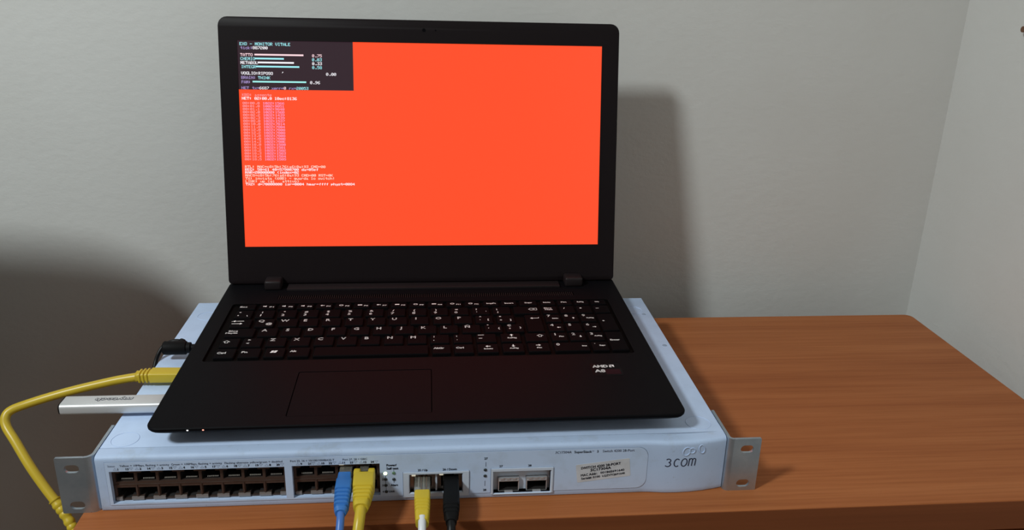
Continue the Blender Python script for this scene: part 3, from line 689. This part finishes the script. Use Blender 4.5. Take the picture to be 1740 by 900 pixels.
def bar(x0, x1, y, c, h=1.5): poly(bm, [(x0, y + h / 2), (x1, y + h / 2), (x1, y - h / 2), (x0, y - h / 2)], SP, c)
D('EXO - MONITOR VITALE', 2.3, 3.2, CY, 2.32, 2.8); D('tick:', 3.0, 6.8, PU, 2.25); D('887200', 14.0, 6.7, W, 2.32, 2.6, 1.5)
D('TATTO', 2.6, 13.1, RO, 2.3); bar(15.4, 60.1, 12.9, RO); D('0.75', 68.1, 13.2, RO)
D('CHEMIO', 2.6, 16.7, CY, 2.25); bar(15.2, 42.1, 16.4, CY); D('0.03', 68.0, 16.8, CY)
D('METABOL', 2.5, 20.3, W, 2.3, 2.7, 1.4); bar(18.0, 51.2, 20.0, W); D('0.33', 68.0, 20.4, W, 2.32, 2.7, 1.4)
D('INTEGR', 3.0, 24.0, CY, 2.3); bar(16.4, 56.0, 23.7, CY); D('0.58', 67.9, 24.0, CY)
D('VOGLIO:RIPOSO', 2.8, 29.9, W, 2.24, 2.7, 1.4); D("'", 39.6, 29.4, W, 2.2, 2.2); D('0.00', 80.6, 30.0, W, 2.4)
D('BRAIN:', 2.7, 33.9, PU, 2.25); D('THINK', 18.0, 34.0, CY, 2.28)
D('FAM:', 2.8, 38.0, PU, 2.15); bar(12.8, 62.0, 37.6, TE); D('0.96', 65.6, 37.9, W, 2.36)
D('NET', 2.6, 43.4, PU, 2.35, 2.5); D('tx=', 12.3, 43.4, PU, 2.25, 2.5); D('6687', 18.8, 43.4, W, 2.25, 2.5); D('xerr=', 30.0, 43.5, PU, 2.25, 2.5); D('0', 41.2, 43.4, RO, 2.3, 2.5); D('rx=', 46.1, 43.4, PU, 2.25, 2.5); D('20053', 52.8, 43.4, CY, 2.28, 2.5)
D('KBD: assente', 2.8, 49.8, L2, 2.28, 2.4); D('NET: 02:00.0 10ec:8136', 2.5, 53.0, W, 2.3, 2.6, 1.4)
pci = ['00:00.0 1022:1566', '00:01.0 1002:9851', '00:01.1 1002:9840', '00:02.0 1022:156B', '00:02.2 1022:1439', '00:02.3 1022:1439', '00:08.0 1022:1537', '00:10.0 1022:7814', '00:11.0 1022:7804', '00:12.0 1022:7808', '00:12.2 1022:7808', '00:13.0 1022:7808', '00:13.2 1022:780B', '00:14.0 1022:780D', '00:14.3 1022:780E', '00:18.0 1022:1580', '00:18.1 1022:1581', '00:18.2 1022:1582', '00:18.3 1022:1583', '00:18.4 1022:1584']
pci = pci[:10] + ['00:12.2 1022:7808', '00:13.0 1022:7808', '00:14.0 1022:780B', '00:14.3 1022:780E', '00:18.0 1022:1580', '00:18.1 1022:1581', '00:18.2 1022:1582', '00:18.3 1022:1583', '00:18.4 1022:1584', '00:18.5 1022:1585']
for i, s in enumerate(pci):
    y = 57.4 + i * 2.757; a, b_ = s.split(' ')
    D(a, 3.0, y, L2, 2.25, 2.15, 1.4); D(b_, 21.4, y, LI, 2.22, 2.15, 1.6)
for s, y, pt, c, f in (('RTL: MAC=c8:5b:76:a6:0a:93 CMD=00', 116.8, 2.28, CR, 1.3), ('REG: 50=61 40=57900700 da=05ef', 119.5, 2.28, W, 1.4), ('RAR=20000000 (index=02', 122.2, 2.28, W, 1.5), ('MACS=c8:5b:76:a6:0a:93 CMD=00 RST=0K', 125.0, 2.28, CR, 1.3), ('TX: inviata (60B) - guarda lo switch!', 127.9, 2.26, CR, 1.25), ('LINK: up (gi   attivo)', 130.6, 2.28, CR, 1.25), ('TX2: d=70000000 isr=0004 hmar=ffff physt=0084', 133.4, 2.28, W, 1.4)):
    D(s, 2.8, y, c, pt, 2.3, f)
finish('screen_lettering', bm, ['e_white', 'e_cyan', 'e_pink', 'e_rose', 'e_purple', 'e_teal', 'e_list', 'e_list2', 'e_cream', 'e_red'], lidp)
for x, r in ((0.0005, .0017), (.0115, .0008)):
    bm = BM(); loft(bm, [[lid(x + q * math.cos(2 * PI * k / 16), .2432 + q * math.sin(2 * PI * k / 16), -d) for k in range(16)] for q, d in ((r, 0), (r, .0001), (r * .6, .00015))]); recalc(bm)
    finish('webcam' if r > .001 else 'webcam_light', bm, 'gloss', lidp)

# ------------------------------------------------------------------ plugs and cables
def station(x, y, z, w_, h_, r, ax='y', n=4):
    P = rrect(w_, h_, r, n)
    if ax == 'y': return [(x + a, y, z + b_) for a, b_ in P]
    return [(x, y + a, z + b_) for a, b_ in P]
def boot(name, sts, m, parent, off, ax='y'):
    bm = BM(); loft(bm, [station(*s, ax=ax) for s in sts]); recalc(bm); return finish(name, bm, m, parent, off=off, smooth=38)
def ridges(p0, p1, n, wf, hf, dip=.0007):
    out = []
    for k in range(n):
        for t, dd in ((k + .12, 0), (k + .50, 0), (k + .60, dip), (k + .98, dip)):
            u = t / n; out.append([p0[i] + (p1[i] - p0[i]) * u for i in range(3)] + [wf(u) - 2 * dd, hf(u) - 2 * dd, .0019])
    return out
lerp = lambda a, b_, t: a + (b_ - a) * t
def clearplug(x, y0, y1, z, w_, h_, parent, off, wires):
    bm = BM(); box(bm, x - w_ / 2, x + w_ / 2, y0, y1, z - h_ / 2, z + h_ / 2, .0005, 2); p = finish('clear_plug', bm, 'clear', parent, off=off)
    bm = BM()
    for k in range(8):
        xx = x - w_ * .36 + k * w_ * .72 / 7; box(bm, xx - .0003, xx + .0003, y1 - .006, y1 - .0012, z + h_ / 2 - .0014, z + h_ / 2 - .0004)
    q = finish('contacts', bm, 'gold', parent, off=off)
    if wires:
        for k, m in enumerate(('whitecable', 'brownwire', 'whitecable', 'brownwire')):
            bm = BM(); xx = x - .0026 + k * .0018; tube(bm, [(xx, y0 + .002, z + .0005), (xx * 1 , (y0 + y1) / 2, z + .0012), (xx, y1 - .002, z + .0014)], .0005, n=8); finish('wire', bm, m, parent, off=off, smooth=True)
def cable(P, r, m, parent, off, rf=None):
    bm = BM(); tube(bm, P, r, n=16, rf=rf); return finish('cable_sheath', bm, m, parent, off=off, smooth=60)
# blue
o_ = (.1668, -.004, .0255); bl = thing('ethernet_cable', 'blue ethernet cable plugged into the upper port row beside the yellow one', 'cable', o_)
clearplug(.1668, -.0055, .0095, .0258, .0088, .0060, bl, o_, False)
z_ = .0252
sts = [(.1664, -.0046, z_, .0090, .0074, .0012), (.1666, -.0115, z_, .0095, .0076, .0012), (.1666, -.0119, z_, .0106, .0080, .0014), (.1668, -.0205, z_, .0109, .0082, .0016)]
sts += ridges((.1668, -.0210, z_), (.1672, -.0395, z_ - .0012), 5, lambda u: lerp(.0112, .0094, u), lambda u: lerp(.0086, .0080, u), .0009)
sts += [(.1672, -.0405, z_ - .0014, .0088, .0080, .003), (.1672, -.0432, z_ - .0020, .0070, .0066, .003)]
boot('strain_boot', sts, 'blue_boot', bl, o_)
cable([(.1672, -.0415, z_ - .0018), (.1674, -.0480, z_ - .0050), (.1670, -.0550, z_ - .0125), (.1660, -.0610, z_ - .027), (.1640, -.0660, -.04), (.160, -.068, -.16), (.158, -.07, -.42), (.158, -.075, -.71), (.158, -.09, FZ + .004), (.158, -.16, FZ + .004)], .0026, 'blue', bl, o_)
# yellow in front
o_ = (.1800, -.002, .0255); yl = thing('ethernet_cable', 'thick yellow ethernet cable with a notched boot plugged into the upper port row', 'cable', o_)
z_ = .0250
bm = BM(); box(bm, .1763, .1825, -.0030, .0090, z_ + .0004, z_ + .0036, .0004, 1); finish('latch', bm, 'clear', yl, off=o_)
for xc, y0 in ((.1747, -.0012), (.1846, -.0012)):
    bm = BM(); box(bm, xc - .0024, xc + .0024, -.0072, y0, z_ - .0042, z_ + .0046, .0012, 3); finish('boot_prong', bm, 'yellow_boot', yl, off=o_, smooth=40)
sts = [(.1797, -.0058, z_, .0146, .0088, .0015), (.1798, -.0068, z_, .0147, .0094, .0018), (.1802, -.0185, z_, .0147, .0096, .0020)]
sts += ridges((.1803, -.0195, z_), (.1799, -.0340, z_ - .0010), 4, lambda u: lerp(.0144, .0112, u), lambda u: lerp(.0096, .0092, u), .0008)
sts += [(.1799, -.0355, z_ - .0012, .0108, .0090, .003), (.1798, -.0385, z_ - .0020, .0092, .0086, .0035)]
boot('strain_boot', sts, 'yellow_boot', yl, o_)
cable([(.1799, -.0370, z_ - .0020), (.1793, -.0460, z_ - .0060), (.1780, -.0540, z_ - .0150), (.1760, -.0610, z_ - .030), (.1735, -.0650, -.04), (.173, -.068, -.16), (.175, -.07, -.42), (.178, -.075, -.71), (.18, -.09, FZ + .006), (.18, -.16, FZ + .006)], .0036, 'yellow', yl, o_)
# white with yellow boot
o_ = (.2197, -.012, .0150); wh = thing('ethernet_cable', 'white ethernet cable with a yellow boot in the left uplink socket', 'cable', o_)
z_ = .0150
clearplug(.2197, -.0150, .0090, z_, .0110, .0074, wh, o_, True)
sts = [(.2197, -.0140, z_, .0108, .0080, .0014), (.2198, -.0210, z_, .0109, .0084, .0016)]
sts += ridges((.2198, -.0220, z_), (.2199, -.0345, z_ - .0010), 4, lambda u: lerp(.0109, .0099, u), lambda u: lerp(.0085, .0083, u), .00045)
sts += [(.2199, -.0350, z_ - .0010, .0098, .0082, .002), (.2199, -.0425, z_ - .0022, .0086, .0076, .0025)]
boot('strain_boot', sts, 'yellow_boot', wh, o_)['label'] = 'yellow strain boot'
cable([(.2199, -.0390, z_ + .0006), (.2199, -.0470, z_ - .0030), (.2198, -.0540, z_ - .0120), (.2198, -.0590, -.018), (.2198, -.064, -.06), (.220, -.068, -.18), (.223, -.085, -.45), (.23, -.11, -.70), (.25, -.14, FZ + .004), (.30, -.18, FZ + .004)], .0026, 'whitecable', wh, o_)
# black
o_ = (.2397, -.004, .0150); bk = thing('ethernet_cable', 'black ethernet cable plugged into the right uplink socket', 'cable', o_)
bm = BM(); box(bm, .2397 - .0056, .2397 + .0056, -.0040, .0085, z_ - .0036, z_ + .0036, .0005, 2); finish('clear_plug', bm, 'rubber', bk, off=o_)
sts = [(.2400, -.0030, z_, .0104, .0088, .0014), (.2398, -.0150, z_, .0108, .0092, .0018), (.2396, -.0200, z_, .0114, .0096, .0022), (.2395, -.0285, z_, .0114, .0098, .003)]
sts += ridges((.2394, -.0290, z_), (.2392, -.0390, z_ - .0012), 3, lambda u: lerp(.0112, .0092, u), lambda u: lerp(.0096, .0086, u), .0005)
sts += [(.2391, -.0430, z_ - .0024, .0072, .0070, .003)]
boot('strain_boot', sts, 'rubber', bk, o_)
cable([(.2392, -.0400, z_ - .0014), (.2390, -.0470, z_ - .0050), (.2389, -.0540, z_ - .0150), (.2388, -.0590, -.022), (.2387, -.064, -.06), (.239, -.068, -.18), (.243, -.085, -.45), (.26, -.11, -.70), (.29, -.13, FZ + .004), (.35, -.16, FZ + .004)], .0029, 'blackcable', bk, o_)
# yellow cable at the laptop's left side
o_ = (.030, .1005, .0510); y2 = thing('ethernet_cable', 'yellow ethernet cable plugged into the left side of the laptop', 'cable', o_)
LXE = .0327
bm = BM(); box(bm, .0230, LXE - .0002, .0958, .1052, .0488, .0535, .0005, 1); finish('clear_plug', bm, 'clear', y2, off=o_)
sts = [(.0322, .1005, .0512, .0118, .0080, .0014), (.0095, .1010, .0512, .0122, .0084, .0016)]
sts += ridges((.0085, .1010, .0512), (-.0030, .1008, .0508), 4, lambda u: lerp(.0122, .0100, u), lambda u: lerp(.0088, .0086, u), .0009)
sts += [(-.0040, .1007, .0507, .0090, .0080, .003)]
boot('strain_boot', sts, 'yellow_boot', y2, o_, ax='x')
cable([(-.0020, .1006, .0505), (-.0186, .1000, .0480), (-.0363, .0990, .0444), (-.0535, .0970, .0409), (-.0703, .0940, .0372), (-.0842, .0900, .0341), (-.0934, .0860, .0318), (-.0968, .0825, .0285), (-.0955, .0780, .0225), (-.0865, .0700, .0132), (-.0745, .0600, -.0008), (-.0627, .0520, -.0143), (-.0533, .0460, -.0239)], .0034, 'yellow', y2, o_)
PB_ = catmull([(-.0545, .0468, -.0227), (-.0466, .0420, -.0317), (-.0390, .0360, -.0421)], 10)
bm = BM(); n_ = len(PB_)
tube(bm, PB_, .004, n=16, raw=True, rf=lambda t: .0044 - (.0006 if (t * 6) % 1 > .55 else 0) - .0006 * t); finish('strain_boot', bm, 'yellow_boot', y2, off=o_, smooth=30)
cable([(-.0390, .0360, -.0421), (-.0345, .0310, -.060), (-.033, .026, -.10), (-.036, .02, -.25), (-.045, .01, -.55), (-.06, -.01, -.72), (-.08, -.05, FZ + .005), (-.12, -.12, FZ + .005)], .0036, 'yellow', y2, o_)
# usb stick
o_ = (.000, .0570, .0508); us = thing('usb_drive', 'silver metal usb stick plugged into the left side of the laptop', 'usb drive', o_)
bm = BM(); loft(bm, [station(x, .0570, .0509, w_, h_, .0026, ax='x', n=5) for x, w_, h_ in ((-.0412, .0148, .0080), (-.0408, .0156, .0084), (.0316, .0156, .0084), (.0320, .0150, .0080))]); recalc(bm)
finish('casing', bm, 'alu', us, off=o_, smooth=35)
bm = BM(); loft(bm, [station(x, .0570, .0509, w_, h_, .0024, ax='x', n=5) for x, w_, h_ in ((-.0424, .0136, .0068), (-.0421, .0145, .0078), (-.0412, .0146, .0078))]); recalc(bm); finish('end_cap', bm, 'rubber', us, off=o_, smooth=35)
bm = BM(); box(bm, .0318, LXE - .0002, .0510, .0630, .0486, .0531, .0002, 1); finish('connector', bm, 'cage', us, off=o_)
bm = BM(); PU_ = lambda a, b_: Vector((.0078 - a, .0580 - b_, .05522))
write(bm, 'mytech', PU_, 0, -.0012, .0042, .0258, shear=.18, bold=.00045); PU_ = lambda a, b_: Vector((.0078 - a, .0580 - b_, .05530))
write(bm, 'mytech', PU_, 0, -.0012, .0042, .0258, shear=.18, mi=1)
finish('lettering', bm, ['ink', 'alu'], us, off=o_)
# power lead
o_ = (.020, .150, .0555); pw = thing('power_cable', 'black laptop power lead with a barrel plug behind the yellow ethernet plug', 'cable', o_)
bm = BM(); Q = [(.0040, 0), (.0042, .0050), (.0052, .0058), (.0222, .0058), (.0228, .0054), (.0230, .0046), (.0262, .0046), (.0264, .0030), (LXE - .0002, .0030)]
loft(bm, [[(x, .1425 + r * math.cos(2 * PI * k / 20), .0545 + r * math.sin(2 * PI * k / 20)) for k in range(20)] for x, r in Q[1:]]); recalc(bm); finish('barrel_plug', bm, 'rubber', pw, off=o_, smooth=35)
bm = BM(); tube(bm, [(.0195, .1420, .0560), (.0188, .1470, .0572), (.0165, .1492, .0574)], .0028, n=12, rf=lambda t: .0034 - .0010 * t); finish('strain_boot', bm, 'rubber', pw, off=o_, smooth=True)
cable([(.0174, .1488, .0574), (.0115, .1505, .0570), (.0060, .1500, .0555), (.0015, .1480, .0525), (-.0012, .1440, .0480), (-.0022, .1380, .0430), (-.0030, .1330, .0340), (-.0050, .1320, .0150), (-.0060, .1380, .0030), (-.0060, .17, .0019), (-.0060, .26, .0019), (-.007, .305, .0019), (-.007, .326, -.004), (-.007, .335, -.05), (-.007, .338, -.35), (-.007, .335, -.70), (-.01, .32, FZ + .003), (-.05, .28, FZ + .003)], .0017, 'blackcable', pw, o_)

# ------------------------------------------------------------------ unseen chair, a guessed shape added to throw the wide soft wall shadow
o_ = (-.40, .02, FZ); ch = thing('added_shadow_chair', 'unseen dark chair with a rounded back, added left of the table to shadow the wall', 'chair', o_)
XC = -.40
half = [(.208, -.13), (.216, -.03), (.236, .06), (.248, .125), (.250, .165), (.240, .205), (.222, .236), (.196, .259), (.160, .273), (.11, .281), (.05, .285)]
half = [(a, z - .007 if z > 0 else z) for a, z in half]
lp = [(XC + a, z) for a, z in half] + [(XC - a, z) for a, z in reversed(half)]
bm = BM(); cx = XC; cz = .08
def sh_(P, k): return [(x - math.copysign(k, x - cx), z - math.copysign(k, z - cz)) for x, z in P]
loft(bm, [[(x, y, z) for x, z in sh_(lp, k)] for y, k in ((.172, .012), (.175, .004), (.182, 0), (.196, 0), (.203, .004), (.206, .012))]); recalc(bm); finish('backrest', bm, 'fabric', ch, off=o_, smooth=50)
bm = BM(); box(bm, XC - .20, XC + .20, -.27, .17, -.34, -.27, .02, 3); finish('seat', bm, 'fabric', ch, off=o_, smooth=50)
for sx in (-1, 1):
    bm = BM(); box(bm, XC + sx * .165 - .016, XC + sx * .165 + .016, .172, .204, FZ, -.12, .003, 1); finish('leg', bm, 'chairleg', ch, off=o_)
    bm = BM(); box(bm, XC + sx * .165 - .018, XC + sx * .165 + .018, -.25, -.214, FZ, -.335, .003, 1); finish('leg', bm, 'chairleg', ch, off=o_)

for o in bpy.data.objects:
    if o.type == 'MESH' and ('lettering' in o.name or o.name.startswith(('speaker_grille', 'contacts'))): o['kind'] = 'stuff'
